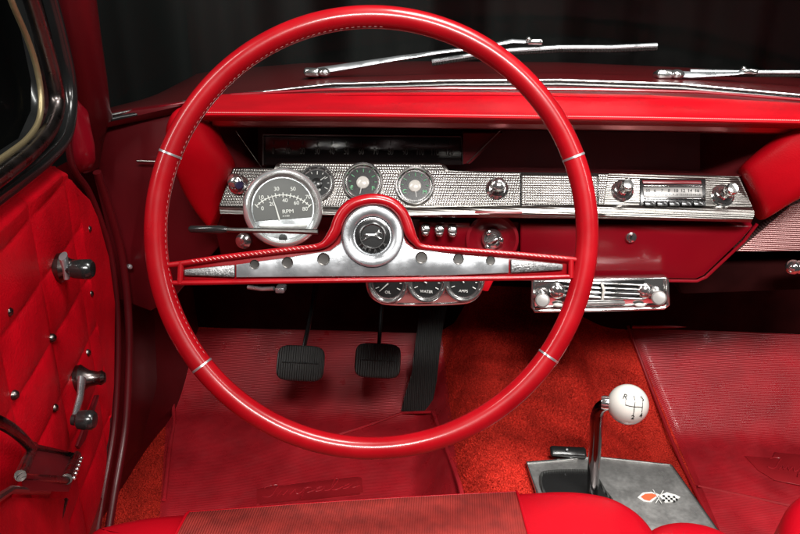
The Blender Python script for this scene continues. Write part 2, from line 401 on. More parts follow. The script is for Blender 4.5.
# ================================================================== DASHBOARD
dn = V((0, -math.cos(math.radians(32)), math.sin(math.radians(32))))
DP = Plane(onY(490, 190, .985), dn)
dash = thing('dashboard', 'red padded dashboard with bright metal instrument strip, radio and small gauges', 'dashboard', (.2, 1.05, .45))
tb = [(150, 97), (210, 93.5), (350, 91.5), (500, 91), (650, 94), (800, 102), (900, 110)]
tcr = [(150, 117), (205, 112), (350, 113), (500, 115), (650, 117), (800, 120), (900, 123)]
bm = B(); NX = 70
rows = [(tb, 2, 1.10), (tb, 0, 1.085), (tb, 2.5, 1.06), (tcr, -12, 1.03), (tcr, -7, .985), (tcr, -3, .95), (tcr, 0, .936), (tcr, 2.5, .930), (tcr, 5, .934), (tcr, 7, .945), (tcr, 9, .965), (tcr, 10.5, .99)]
pr = []
for tab, dy, Y in rows: pr.append([onY(195 + 690 * i / NX, interp(tab, 195 + 690 * i / NX) + dy, Y) for i in range(NX + 1)])
vs = [[bm.verts.new(p) for p in r_] for r_ in pr]
for a, b2 in zip(vs, vs[1:]):
    for i in range(NX): bm.faces.new((a[i], a[i + 1], b2[i + 1], b2[i]))
o = obj('dash_pad', bm, M['pad'], dash, smoothang=80); sm = o.modifiers.new('s', 'SUBSURF'); sm.levels = 1; sm.render_levels = 1
bm = B()
for i in range(330):
    px = 206 + 2.0 * i
    if px > 880: break
    y = interp(tcr, px) + .4
    tube(bm, [onY(px, y, .9325), onY(px + 1.1, y, .9325)], .0006, 6)
obj('pad_seam', bm, M['stitch'], dash)
# metal lip under the pad
bm = B(); rr = []
for dy, Y in ((8.2, .962), (10, .9665), (12.5, .970), (14, .974), (15, .99), (13, 1.06)):
    rr.append([onY(212 + 660 * i / NX, interp(tcr, 212 + 660 * i / NX) + dy, Y) for i in range(NX + 1)])
vs = [[bm.verts.new(p) for p in r_] for r_ in rr]
for a, b2 in zip(vs, vs[1:]):
    for i in range(NX): bm.faces.new((a[i], a[i + 1], b2[i + 1], b2[i]))
obj('pad_lip', bm, mat('red_metal_lip', (.55, .16, .16), .28, .8), dash)
# bolsters
def bolster(name, secs):
    bm = B(); rings = []
    keys = [([V((*a, 0)), V((*b_, 0)), V((Y, T, 0))]) for a, b_, Y, T in secs]
    A = catmull([k[0] for k in keys], 5); C = catmull([k[1] for k in keys], 5); D = catmull([k[2] for k in keys], 5)
    for a, c, d in zip(A, C, D):
        p = onY(a.x, a.y, d.x); q = onY(c.x, c.y, d.x); mid = (p + q) / 2; h = (q - p) / 2; e = V((0, d.y, -.25 * d.y)) 
        ring = []
        for k in range(32):
            t_ = 2 * PI * k / 32; co, si = math.cos(t_), math.sin(t_)
            f = lambda s: math.copysign(abs(s) ** .75, s)
            ring.append(mid + h * f(co) - e * f(si) + V((0, d.y * .9, 0)))
        rings.append(ring)
    sections(bm, rings); obj(name, bm, M['pad'], dash, smoothang=60)
bolster('end_bolster', [((236, 119), (230, 112), .962, .018), ((207, 126), (179, 111), .948, .032), ((207, 134), (161, 134), .945, .04), ((214, 150), (165, 165), .95, .04), ((227, 172), (177, 195), .965, .035), ((222, 196), (193, 219), .975, .03), ((218, 215), (208, 234), .985, .022)])
bolster('end_bolster', [((744, 175), (764, 224), .985, .018), ((753, 166), (774, 222), .972, .024), ((795, 134), (805, 205), .955, .028), ((850, 96), (850, 188), .945, .03), ((905, 80), (900, 170), .93, .045)])
# recess
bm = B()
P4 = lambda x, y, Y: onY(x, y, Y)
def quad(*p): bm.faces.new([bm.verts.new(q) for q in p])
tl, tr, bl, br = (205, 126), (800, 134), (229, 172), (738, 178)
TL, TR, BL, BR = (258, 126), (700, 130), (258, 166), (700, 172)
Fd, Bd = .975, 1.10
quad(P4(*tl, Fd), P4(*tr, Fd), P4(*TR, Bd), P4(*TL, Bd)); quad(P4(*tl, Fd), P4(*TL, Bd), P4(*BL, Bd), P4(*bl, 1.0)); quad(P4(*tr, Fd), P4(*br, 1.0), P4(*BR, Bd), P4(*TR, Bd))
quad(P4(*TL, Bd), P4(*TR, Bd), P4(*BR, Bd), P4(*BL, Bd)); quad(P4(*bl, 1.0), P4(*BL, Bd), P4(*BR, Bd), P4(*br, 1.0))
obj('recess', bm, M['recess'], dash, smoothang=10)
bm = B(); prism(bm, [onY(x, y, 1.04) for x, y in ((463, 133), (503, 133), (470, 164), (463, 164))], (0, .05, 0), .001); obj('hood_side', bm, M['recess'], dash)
bm = B(); tube(bm, [onY(503, 128, 1.038), onY(467, 163, 1.038)], .0008, 8); obj('hood_edge', bm, M['strip'], dash)
bm = B(); tube(bm, [onY(236, 131, 1.02), onY(262, 168, 1.04)], .0006, 8); obj('hood_edge', bm, M['strip'], dash)
# speedometer
bm = B(); prism(bm, [onY(x, y, 1.045) for x, y in ((263, 136), (461, 138), (462, 165), (263, 165))], (0, .02, 0), .001); sp = obj('speedometer', bm, M['lens'], dash)
bm = B(); tube(bm, [onY(263, 165, 1.042), onY(263, 134.5, 1.042), onY(461, 136.5, 1.042), onY(463, 164, 1.042)], .0011, 8); obj('speedometer_frame', bm, mat('dim_steel', (.2, .17, .16), .35, .8), sp)
bm = B()
for i, s_ in enumerate(['0', '10', '20', '30', '40', '50', '60', '70', '80', '90', '100', '110', '120']):
    text(bm, s_, frame(onY(273 + 14.7 * i, 151 + .12 * i, 1.043), V((0, -1, .1))), .0125, sx=.6)
    tube(bm, [onY(273 + 14.7 * i, 145, 1.043), onY(273 + 14.7 * i, 141.5, 1.043)], .0005, 5)
obj('numerals', bm, M['faint'], sp)
# instrument strip
xl = [(160, 235), (170, 233), (206, 219), (222, 222)]; xr = [(160, 735), (176, 739), (213, 755), (226, 750)]
topy = [(200, 167), (250, 167.5), (400, 169), (500, 171.5), (600, 173), (740, 176)]
lipy = [(200, 206), (400, 208), (600, 204.5), (750, 207)]
boty = [(200, 214), (400, 216.5), (600, 218.5), (750, 222)]
def strip_row(tab, dy, off, n=60, ext=0):
    y0 = interp(tab, 230) + dy; y1 = interp(tab, 745) + dy
    a, b_ = interp(xl, y0) - ext, interp(xr, y1) + ext
    return [DP(a + (b_ - a) * i / n, interp(tab, a + (b_ - a) * i / n) + dy, off) for i in range(n + 1)]
def striprows(specs):
    bm = B(); vs = [[bm.verts.new(p) for p in strip_row(*s_)] for s_ in specs]
    for a, b_ in zip(vs, vs[1:]):
        for i in range(len(a) - 1): bm.faces.new((a[i], a[i + 1], b_[i + 1], b_[i]))
    for e in (0, -1):
        bm.faces.new([v[e] for v in vs])
    return bm
bm = B()
def dotted(P0, P1, P2, P3, off, nx, ny, sub=4):
    # embossed dot sheet between four dash-plane pixels, nx by ny dots
    def f(u, v):
        x = (P0[0] * (1 - u) + P1[0] * u) * (1 - v) + (P3[0] * (1 - u) + P2[0] * u) * v
        y = (P0[1] * (1 - u) + P1[1] * u) * (1 - v) + (P3[1] * (1 - u) + P2[1] * u) * v
        h = max(0, math.sin(PI * u * nx) ** 2) * (math.sin(PI * v * ny) ** 2)
        return DP(x, y, off + .0008 * h)
    grid(bm, f, nx * sub, ny * sub)
dotted((233, 168), (609, 173.5), (604, 205), (219, 206.5), .0, 150, 13)
ip = obj('instrument_strip', bm, M['knurl'], dash, smoothang=180)
bm = striprows([(topy, 1, -.02), (topy, 0, -.003), (topy, .6, -.0003), (lipy, 0, -.0003), (lipy, 1, -.012)]); obj('strip_backing', bm, M['strip'], ip)
bm = striprows([(lipy, -.4, -.004), (lipy, -.4, .0035), (lipy, 1.5, .0065), (lipy, 4, .0085), (lipy, 7.5, .0085), (boty, -2.5, .007), (boty, -.5, .003), (boty, .3, -.004), (boty, .3, -.02)])
obj('strip_lip', bm, M['strip'], ip, smoothang=50)
bm = B(); prism(bm, [DP(x, y, .0008) for x, y in ((272, 172), (276, 163.5), (281, 161.5), (440, 162.5), (446, 165), (450, 172))], dn * -.006, .001); dotted((281, 162.5), (441, 163.5), (446, 172), (276, 170.5), .0009, 66, 3); obj('strip_step', bm, M['knurl'], ip, smoothang=180)
bm = B(); prism(bm, [DP(x, y, .0007) for x, y in ((608, 174), (738, 177.6), (751, 205), (604, 202.5))], dn * -.003, .0005); obj('radio_face', bm, M['strip'], ip)
# block-off panel
def frame_panel(x0, x1, y0, y1, off, mt, nm, par, bev=.001):
    bm = B(); prism(bm, [DP(x, y, off) for x, y in ((x0, y0), (x1, y0 + (x1 - x0) * .012), (x1, y1 + (x1 - x0) * .012), (x0, y1))], dn * -.004, bev); return obj(nm, bm, mt, par)
bo = frame_panel(520, 599, 173, 206, .0012, M['black'], 'blank_panel', dash)
bm = B(); dotted((521.5, 174.5), (597.5, 175.5), (597.5, 205.5), (521.5, 204.5), .002, 30, 12); obj('blank_panel_face', bm, M['knurl'], bo, smoothang=180)
bm = B(); tube(bm, [DP(522, 205.5, .003), DP(598, 206.5, .003)], .0008, 8); tube(bm, [DP(526, 202, .004), DP(560, 202.5, .004)], .0012, 8); obj('blank_panel_edge', bm, M['chrome'], bo)
frame_panel(475, 522, 210.8, 213.2, .0095, M['darkred'], 'strip_lettering_bar', dash, .0003)
# radio
rad = frame_panel(640, 706, 178, 206.5, .003, M['black'], 'radio', dash)
def rq(x0, y0, x1, y1, off, mt, nm, t=.003): 
    bm = B(); prism(bm, [DP(x, y, off) for x, y in ((x0, y0), (x1, y0 + .3), (x1 + 1, y1 + .3), (x0 + 1, y1))], dn * -t, .0008); return obj(nm, bm, mt, rad)
rq(642, 180, 701, 183.6, .004, M['darkred'], 'radio_top_window')
rq(643, 187, 702, 197, .0045, M['frost'], 'tuning_dial'); rq(643, 185, 702, 186.3, .0052, M['chrome'], 'dial_trim'); rq(644, 197.6, 704, 199, .0056, M['chrome'], 'dial_trim')
bm = B()
for i, s_ in enumerate(['55', '6', '7', '8', '10', '12', '14', '16']): text(bm, s_, frame(DP(648 + 7 * i, 190.6, .005), dn), .0058)
for i in range(28): tube(bm, [DP(646 + 2 * i, 193.6, .005), DP(646 + 2 * i, 195.6, .005)], .0003, 4)
obj('dial_markings', bm, M['dial'], rad)
for i in range(5): rq(644.5 + 12.2 * i, 200.5, 654.5 + 12.2 * i, 205.5, .010, M['black'], 'push_button', .009)
# knobs
def knob(par, px, py, base_r, prof, mt=M['chrome'], off=0, nm='knob'):
    c = DP(px, py, off); Fm = frame(c, dn); s_ = mpp(c)
    bm = B(); lathe(bm, [(r_ * s_, h) for r_, h in prof], Fm, 32); k = obj(nm, bm, mt, par)
    if base_r:
        bm = B(); lathe(bm, [(0, .0005), (base_r * s_, .0008), (base_r * s_, .003), (base_r * s_ * .85, .0045), (base_r * s_ * .7, .003), (0, .003)], Fm, 32); obj('knob_bezel', bm, M['chrome'], k)
    return k
KP = [(3, 0), (3, .010), (5.2, .012), (5.8, .014), (5.8, .024), (5.2, .027), (3.5, .0285), (0, .029)]
knob(dash, 622, 191, 11, [(8, 0), (8, .007), (5, .009), (3.6, .012), (3.6, .019), (5.4, .022), (5.8, .025), (5.8, .035), (4.8, .038), (0, .039)])
knob(dash, 722, 196, 11.5, [(8.5, 0), (8.5, .007), (5, .009), (3.6, .012), (3.6, .021), (5.4, .024), (6, .027), (6, .037), (4.8, .040), (0, .041)])
knob(dash, 497, 189, 11, [(7, 0), (7, .006), (4, .008), (3.6, .011), (5.5, .013), (7, .017), (7.2, .023), (6.2, .027), (3, .029), (0, .029)])
knob(dash, 239, 185, 10, [(7, 0), (7, .005), (4, .007), (4, .011), (7, .014), (7.6, .018), (7, .023), (4, .026), (0, .0265)], M['chrome'])
bm = B(); c = DP(239, 185, .0267); lathe(bm, [(0, .0012), (.005, .0008), (.0062, -.002)], frame(c, dn), 24); obj('knob_cap', bm, mat('violet_black_cap', (.02, .015, .04), .12, coat=1), dash)
# small gauges
def gauge(par, P, n, px, py, r, seed, nm='gauge', needle=30, green=True, hub=True, texts=()):
    c = P(px, py, .0); s_ = mpp(c); R_ = r * s_; Fm = frame(c, n)
    bm = B(); lathe(bm, [(0, .003), (R_ * .84, .003), (R_ * .84, 0)], Fm, 40); g = obj(nm, bm, M['dial'], par)
    bm = B(); lathe(bm, [(R_ * 1.02, -.002), (R_ * 1.0, .006), (R_ * .95, .0085), (R_ * .88, .0085), (R_ * .82, .006), (R_ * .80, .0035), (R_ * .74, .0035)], Fm, 48); obj('bezel', bm, M['chrome'], g)
    bm = B()
    for i in range(9):
        a = math.radians(205 - 230 * i / 8)
        q0 = Fm @ V((math.cos(a) * R_ * .68, math.sin(a) * R_ * .68, .0036)); q1 = Fm @ V((math.cos(a) * R_ * (.5 if i % 2 == 0 else .58), math.sin(a) * R_ * (.5 if i % 2 == 0 else .58), .0036))
        tube(bm, [q0, q1], .0006, 5)
    for s_t, x, y, sz in texts: text(bm, s_t, Fm @ Matrix.Translation((x * R_, y * R_, .0036)), sz * R_)
    obj('markings', bm, M['green'] if green else M['white'], g)
    bm = B(); a = math.radians(needle); tube(bm, [Fm @ V((0, 0, .0045)), Fm @ V((math.cos(a) * R_ * .6, math.sin(a) * R_ * .6, .0045))], [.0009, .0004], 6); obj('needle', bm, M['white'], g)
    if hub:
        bm = B(); lathe(bm, [(0, .0065), (R_ * .2, .006), (R_ * .3, .0045), (R_ * .32, .003)], Fm, 24); obj('needle_hub', bm, M['cream'] if green else M['dial'], g)
    return g
gauge(dash, DP, dn, 317, 184, 18.5, 0, needle=40, green=False, texts=[('AMP', 0, -.4, .26)])
gauge(dash, DP, dn, 363, 183, 20.5, 1, needle=-100, texts=[('E', -.52, -.28, .3), ('F', .52, -.28, .3)])
gauge(dash, DP, dn, 415, 186.5, 20, 2, needle=-80, texts=[('C', -.5, -.3, .3), ('H', .5, -.3, .3)])
# lower dash
ln = V((0, -.97, -.2)).normalized(); LP = Plane(onY(600, 222, 1.0), ln)
bm = B(); prism(bm, [LP(x, y) for x, y in ((520, 224), (754, 226), (742, 240), (704, 276), (696, 279.5), (520, 277))], ln * -.03, .003, 3); gb = obj('lower_panel', bm, M['lower'], dash)
bm = B(); lathe(bm, [(0, .006), (.0035, .006), (.0045, .004), (.0065, .0035), (.008, .001), (.008, -.002)], frame(LP(631, 237, 0), V((0, -1, .2))), 28); lk = obj('panel_lock', bm, M['chrome'], gb)
bm = B(); box(bm, frame(LP(631, 237, .0055), V((0, -1, .1))), .0015, .005, .003); obj('keyhole', bm, M['black'], lk)
bm = B(); tube(bm, [LP(757, 224, .004), LP(744, 241, .004), LP(706, 277, .004), LP(697, 281, .004), LP(520, 279, .004)], .0022, 8); obj('panel_edge', bm, M['lower'], gb)
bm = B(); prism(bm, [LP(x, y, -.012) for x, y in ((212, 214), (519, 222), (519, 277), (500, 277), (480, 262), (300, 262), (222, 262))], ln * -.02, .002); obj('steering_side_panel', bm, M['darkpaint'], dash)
bm = B(); prism(bm, [LP(x, y, .0) for x, y in ((419, 222), (470, 223), (470, 250), (419, 250))], ln * -.008, .002); sw = obj('switch_panel', bm, M['lower'], dash)
for i, x in enumerate((425.5, 439.5, 452.5)):
    c = LP(x, 229 + i * .6, .008); bm = B(); box(bm, frame(c, V((0, -1, .45))), .0125, .012, .014, .003, 3)
    ball(bm, c + V((0, -.006, -.004)), .0052, (1, .8, .8), 16); obj('toggle_switch', bm, M['chrome'], sw)
c = LP(492, 238, -.004); Fi = frame(c, V((0, -1, .15)))
bm = B(); s_ = mpp(c); lathe(bm, [(24 * s_, .004), (26 * s_, .010), (23 * s_, .011), (19 * s_, .004), (14 * s_, -.001), (0, -.002)], Fi, 40); ig = obj('ignition_well', bm, M['lower'], dash)
bm = B(); lathe(bm, [(10 * s_, 0), (10.5 * s_, .008), (8.5 * s_, .012), (6 * s_, .0125), (5 * s_, .010), (0, .010)], Fi, 32)
for a in (0, 120, 240): box(bm, Fi @ Matrix.Rotation(math.radians(a), 4, 'Z') @ Matrix.Translation((8.5 * s_, 0, .011)), .006, .008, .014, .002)
box(bm, Fi @ Matrix.Rotation(.5, 4, 'Z') @ Matrix.Translation((0, 0, .016)), .015, .003, .012, .001); obj('ignition_switch', bm, M['chrome'], ig)
bm = B(); c = LP(247, 240, .012); lathe(bm, [(.004, -.01), (.004, .002), (.010, .006), (.012, .010), (.011, .015), (.006, .018), (0, .0185)], frame(c, V((-.1, -1, .3))), 32); obj('knob', bm, M['chrome'], dash)
# ribbed passenger panel + far chrome
bm = B(); prism(bm, [onY(x, y, 1.08) for x, y in ((736, 252), (790, 206), (905, 160), (905, 250))], (0, .02, 0), .002); obj('ribbed_panel', bm, M['ribpanel'], dash)
bm = B(); prism(bm, [onY(x, y, 1.13) for x, y in ((672, 262), (905, 252), (905, 288), (680, 296))], (0, .40, -.03), .01); obj('added_shade_box', bm, M['firewall'], dash)  # black box added to darken the space under the passenger dash
bm = B(); c = onY(793, 267, 1.05); tube(bm, [c, c + V((.02, 0, .001)), c + V((.09, .01, .003))], [.008, .012, .012], 16); ball(bm, c, .0105); obj('trim_handle', bm, M['chrome'], dash)
# underside
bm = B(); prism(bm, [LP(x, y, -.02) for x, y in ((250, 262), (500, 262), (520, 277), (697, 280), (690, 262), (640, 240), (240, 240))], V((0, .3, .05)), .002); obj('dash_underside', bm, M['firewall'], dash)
# hanging chrome scrap: parking-brake / vent lever below spoke
bm = B(); box(bm, frame(onY(281, 288.5, .98), V((0, -1, .1))), .013, .008, .02, .002); tube(bm, [onY(248, 287, .99), onY(262, 289, .985), onY(274, 288.5, .98)], .003, 8); 
vt = obj('vent_lever', bm, M['alu'], dash)

# ================================================================== TACHOMETER
tp = onY(283, 208, .895); tn = (CAM - tp).normalized(); tn = (tn + V((.10, 0, .06))).normalized(); TP = Plane(tp, tn)
Ft = frame(tp, tn); ts = mpp(tp)
tach = thing('tachometer', 'round chrome tachometer with grey dial reading RPM clamped in front of the dash', 'gauge', tp - tn * .05)
bm = B(); lathe(bm, [(0, -.055), (30 * ts, -.052), (37 * ts, -.03), (38 * ts, -.002)], Ft, 56); obj('case', bm, M['chrome'], tach)
bm = B(); lathe(bm, [(38 * ts, -.004), (39.5 * ts, .0), (39.5 * ts, .005), (38 * ts, .009), (35.5 * ts, .0105), (33.5 * ts, .008), (32.5 * ts, .003), (31 * ts, .001)], Ft, 72); obj('bezel', bm, mat('bright_bezel', (.75, .76, .76), .22, .85), tach)
bm = B(); lathe(bm, [(0, .0), (33 * ts, .0)], Ft, 56); obj('dial_surround', bm, M['alu'], tach)
pts = []
for i in range(41):
    a = math.radians(-22 + 224 * i / 40); pts.append(Ft @ V((30 * ts * math.cos(a), 30 * ts * math.sin(a) , .0012)))
bm = B(); prism(bm, pts[::-1], tn * -.001, 0); dl = obj('dial', bm, M['tachdial'], tach)
bm = B(); T = lambda x, y, o=.0016: TP(x, y, o)
def arcp(a, r): return T(283 + r * math.sin(math.radians(a)), 232.5 - r * math.cos(math.radians(a)))
tube(bm, [arcp(-45 + 90 * i / 40, 37.5) for i in range(41)], .0006, 6)
for i in range(17):
    a = -45 + 90 * i / 16; tube(bm, [arcp(a, 36.2 if i % 2 else 35.2), arcp(a, 38.8 if i % 2 else 40)], .0007, 5)
for s_t, x, y in (('10', 261, 197.5), ('30', 276.5, 189), ('50', 293, 189), ('70', 308, 197), ('0', 262.5, 208.5), ('20', 272, 204), ('40', 285, 200.5), ('60', 296.5, 203), ('80', 305, 209)):
    text(bm, s_t, frame(T(x, y), tn), .0068)
text(bm, 'RPM', frame(T(288, 211.5), tn), .0066, sx=1.15); text(bm, 'X100', frame(T(286, 216), tn), .0028, sx=1.4)
obj('markings', bm, M['white'], dl)
bm = B(); tube(bm, [T(279.5, 220, .0025), T(276, 208, .0025), T(271.5, 195, .0025)], [.0011, .0009, .0003], 6); obj('needle', bm, M['white'], dl)
bm = B(); pts = [T(x, y, .0028) for x, y in ((258, 224.5), (308, 224.5), (306, 229), (262, 229))]; prism(bm, pts, tn * -.002, .0008); obj('slot', bm, M['plate'], tach)
bm = B(); lathe(bm, [(0, .003), (.0045, .0028), (.0052, .001)], frame(T(283, 238, .0), tn), 20); obj('set_screw', bm, M['black'], tach)
bm = B(); lathe(bm, [(.001, .004), (32 * ts, .0035)], Ft, 48); obj('lens', bm, M['glass'], tach)

# ================================================================== STEERING WHEEL
hub = CAM + ray(373.5, 235) * .760; wn = (CAM - hub).normalized(); WP = Plane(hub, wn)
Fw = frame(hub, wn); ws_ = mpp(hub)
r0 = Fw.to_3x3() @ V((1, 0, 0))
# steering column first (its own thing)
col = thing('steering_column', 'red steering column behind the wheel hub with turn signal stalk', 'steering column', hub - wn * .28)
bm = B(); lathe(bm, [(.0, -.02), (.030, -.022), (.036, -.035), (.036, -.08), (.030, -.085), (.028, -.36), (0, -.36)], Fw, 40); obj('column_tube', bm, M['darkpaint'], col)
bm = B(); st = [onY(318, 232, .80), onY(285, 231, .80), onY(235, 230, .795), onY(226, 229.5, .795)]
tube(bm, st, [.0032, .0027, .0027, .0030], 12); stk = obj('turn_signal_stalk', bm, M['strip'], col)
bm = B(); tube(bm, [onY(227, 229.5, .795), onY(221, 229.4, .795), onY(191, 229, .795), onY(189, 229, .795)], [.0032, .0048, .0040, .0025], 14); obj('stalk_grip', bm, M['black'], stk)
sw_ = thing('steering_wheel', 'large red steering wheel with aluminium horn bar and round emblem hub', 'steering wheel', hub)
RA, ra = 215.6 * ws_, 11.2 * ws_
bm = B(); rings = []
for i in range(160):
    a = 2 * PI * i / 160; er = Fw.to_3x3() @ V((math.cos(a), math.sin(a), 0)); c = hub + er * RA
    ring = []
    for k in range(28):
        t_ = 2 * PI * k / 28; rr_ = ra * (1 - .05 * math.exp(-((t_ - 2.75) / .12) ** 2)); ring.append(c + er * (math.cos(t_) * rr_) + wn * (math.sin(t_) * rr_))
    rings.append(ring)
sections(bm, rings, closed=True); obj('rim', bm, M['wheel'], sw_, smoothang=80)
bm = B()
def rp(a, t_, k=1.0):
    er = Fw.to_3x3() @ V((math.cos(a), math.sin(a), 0)); return hub + er * (RA + math.cos(t_) * ra * k) + wn * (math.sin(t_) * ra * k)
for i in range(56, 138):
    a = 2 * PI * i / 230; tube(bm, [rp(a, 2.8, .99), rp(a + .0065, 2.8, .99), rp(a + .013, 2.81, .99)], .0002, 5)
obj('rim_stitching', bm, M['rimstitch'], sw_)
for a in (158.5, 21.5, 217.5, 325.5):
    bm = B(); a = math.radians(a); n_ = 36
    rings = []
    for da, k in ((-.0055, 1.0), (-.0045, 1.035), (.0045, 1.035), (.0055, 1.0)):
        rings.append([rp(a + da, 2 * PI * q / n_, k) for q in range(n_)])
    sections(bm, rings, caps=False); obj('rim_clip', bm, M['alu'], sw_)
# spoke pad
W = lambda x, y, o=0: WP(x, y, o)
UP = [(178, 264), (215, 258.5), (250, 254), (290, 249.5), (318, 246.5)]
UP2 = [(424, 247), (460, 250), (500, 253), (540, 256.5), (572, 259.5)]
arch = [(328, 241), (335, 231), (338.5, 221), (344, 211.5), (353, 204), (364, 200.5), (373, 199.5), (383, 200.5), (393, 204.5), (401, 212), (406, 222), (410, 233), (415, 241)]
low = [(572, 276.5), (520, 278), (450, 279), (372, 280), (300, 281), (230, 282.2), (178, 283)]
outline = UP + arch + UP2 + low
bm = B(); prism(bm, [W(x, y, -.004) for x, y in outline], wn * -.014, .003)
a1 = catmull([W(x, y, .001) for x, y in [(160, 266)] + UP + arch + UP2 + [(584, 261)]], 4)
n_ = len(a1); rad_ = []
for i in range(n_):
    xx = i / (n_ - 1) * 24; rad_.append(.0028 + .0030 * smooth((xx - 4.5) / 2.5) * smooth((19.0 - xx) / 2.5))
tube(bm, a1, rad_, 14, up=wn)
tube(bm, catmull([W(x, y, .001) for x, y in [(584, 276)] + low + [(160, 283)]], 3), .0024, 12, up=wn)
tube(bm, [W(181, 262, .001), W(180, 284, .001)], .003, 10, up=wn); tube(bm, [W(571, 259, .001), W(571, 278, .001)], .003, 10, up=wn)
obj('spoke_pad', bm, M['wheel'], sw_, smoothang=50)
bm = B()
for seg in ([(192, 260.5), (318, 245)], [(424, 245.5), (568, 257.5)]):
    bm = B()
    (x0, y0), (x1, y1) = seg; n_ = int((x1 - x0) / 4.2)
    for i in range(n_): 
        t0 = i / n_; x = x0 + (x1 - x0) * t0; y = y0 + (y1 - y0) * t0
        tube(bm, [W(x, y - .3, .0036), W(x + 2.6, y + 1.6, .0038)], .00042, 5)
    obj('spoke_stitching', bm, M['stitch'], sw_)
ins = [(236, 264.5), (290, 257), (330, 250.5), (340, 243), (343, 230), (349, 219), (359, 211), (373, 208), (387, 211), (397, 219), (402, 231), (406, 243), (414, 249), (460, 254.5), (509, 259), (509, 273), (450, 275.5), (372, 276.5), (300, 277), (236, 277.5)]
bm = B(); prism(bm, [W(x, y, .0005) for x, y in ins], wn * -.008, .0012); hb = obj('horn_bar', bm, M['alu'], sw_)
for pts in (((184, 269.5), (234.5, 264.8), (234.5, 277.3), (184, 275.5)), ((511, 259.5), (563, 264), (563, 270), (511, 273))):
    bm = B(); prism(bm, [W(x, y, .0012) for x, y in pts], wn * -.008, .001); obj('bar_tip', bm, M['tip'], hb)
for x, y, r_ in ((254.5, 264.5, 4.3), (287.5, 262.5, 5), (323.5, 259, 5.6), (421.5, 257.5, 5.4), (458.5, 259, 5), (490.5, 260.5, 4.2)):
    bm = B(); R_ = r_ * ws_; lathe(bm, [(R_ * 1.15, .0002), (R_ * 1.08, .0010), (R_, .0009), (R_ * .9, .0004), (R_ * .45, .0003), (0, .0003)], frame(W(x, y, .0003), wn), 28); obj('bar_hole', bm, mat('painted_hole_shade', (.10, .095, .09), .3, .9) if 'painted_hole_shade' not in bpy.data.materials else bpy.data.materials['painted_hole_shade'], hb)  # raised discs; the shade inside each hole is put into their dark colour
Fh = frame(W(372.5, 236, 0), wn)
bm = B(); s_ = ws_; lathe(bm, [(31 * s_, -.004), (31 * s_, .003), (29 * s_, .0055), (25 * s_, .006), (21 * s_, .0045), (19 * s_, .002), (18.5 * s_, -.002)], Fh, 64); obj('hub_bezel', bm, M['alu'], sw_)
bm = B(); lathe(bm, [(0, .0035), (9 * s_, .0033), (13 * s_, .0028), (14 * s_, .0015), (15, 0)] if False else [(0, .0030), (11 * s_, .0028), (12 * s_, .0036), (12.8 * s_, .0028), (17 * s_, .0020), (18.8 * s_, -.001)], Fh, 56); hc = obj('hub_cap', bm, M['black'], sw_)
bm = B()
lathe(bm, [(12.0 * s_, .0030), (12.0 * s_, .0040), (12.6 * s_, .0040), (12.6 * s_, .0030)], Fh, 56)
ant = [(-9, 1), (-6, 2.2), (-3, 2), (0, 1.8), (3, 2.4), (5, 4), (6, 6.5), (6.6, 4.2), (9.5, 3), (7, 2.2), (5, 0), (7, -2), (10, -2.4), (6.5, -3.4), (3, -1.2), (-2, -1), (-4, -2), (-8, -4.5), (-10, -4.6), (-6.5, -2), (-6.5, .2)]
prism(bm, [Fh @ V((x * s_, y * s_, .0038)) for x, y in ant], wn * -.0012, .0002)
for i, ch in enumerate('IMPALA'):
    a = math.radians(270 - 55 + 22 * i); text(bm, ch, Fh @ Matrix.Rotation(a + PI / 2, 4, 'Z') @ Matrix.Translation((0, -15.2 * s_, .0032)), .0052)
obj('hub_emblem', bm, M['chrome'], hc)

# ================================================================== UNDER-DASH GAUGES
gp = onY(427, 288, .93); gn = (V((-.05, -1, .22))).normalized(); GP = Plane(gp, gn)
gs = thing('gauge_panel', 'chrome bracket of three round gauges hanging below the horn bar', 'gauge panel', gp + V((0, .03, -.03)))
bm = B(); pts = catmull([GP(x, y, -.001) for x, y in ((366, 272), (367, 284), (370, 294), (378, 301), (390, 304), (428, 304.5), (462, 303), (474, 299), (481, 290), (484, 278), (486, 266), (367, 262))], 4, True)
prism(bm, pts, gn * -.006, .0015); tube(bm, pts, .0018, 8, closed=True); obj('bracket', bm, M['chrome'], gs)
bm = B(); prism(bm, [GP(x, y, -.02) for x, y in ((474, 270), (500, 268), (488, 292), (478, 290))], gn * -.01, .002); obj('bracket_tab', bm, M['pad'], gs)
for k_, (x, r_) in enumerate(((388.5, 20), (427, 19.5), (464, 19.5))):
    gauge(gs, GP, gn, x, 283 - k_ * .5, r_, k_, needle=(225, 150, 130)[k_], green=False, hub=False, texts=[(('OIL', 'WATER', 'AMPS')[k_], 0, -.45, .19)])

# ================================================================== HEATER CONTROL
hp_ = onY(600, 295, .99); hn = V((.0, -1, .18)).normalized(); HP = Plane(hp_, hn)
ht = thing('heater_control', 'chrome heater control unit with slatted grille and two white knobs under the dash', 'heater control', hp_ + V((0, .03, 0)))
bm = B(); prism(bm, [HP(x, y) for x, y in ((532, 280), (668, 277), (668, 305), (664, 308.5), (536, 311.5), (532, 309))], hn * -.02, .003, 3); obj('face_plate', bm, M['chrome'], ht)
bm = B(); tube(bm, [HP(533, 281, .003), HP(532.5, 307, .004), HP(535, 311, .005), HP(600, 310, .005), HP(664, 308, .005), HP(668, 305, .004), HP(667, 279, .003)], .0025, 10); obj('plate_lip', bm, M['chrome'], ht)
bm = B(); prism(bm, [HP(x, y, .002) for x, y in ((560, 282), (645, 280), (645, 299), (560, 301))], hn * -.004, .001); gr = obj('grille', bm, M['black'], ht)
bm = B()
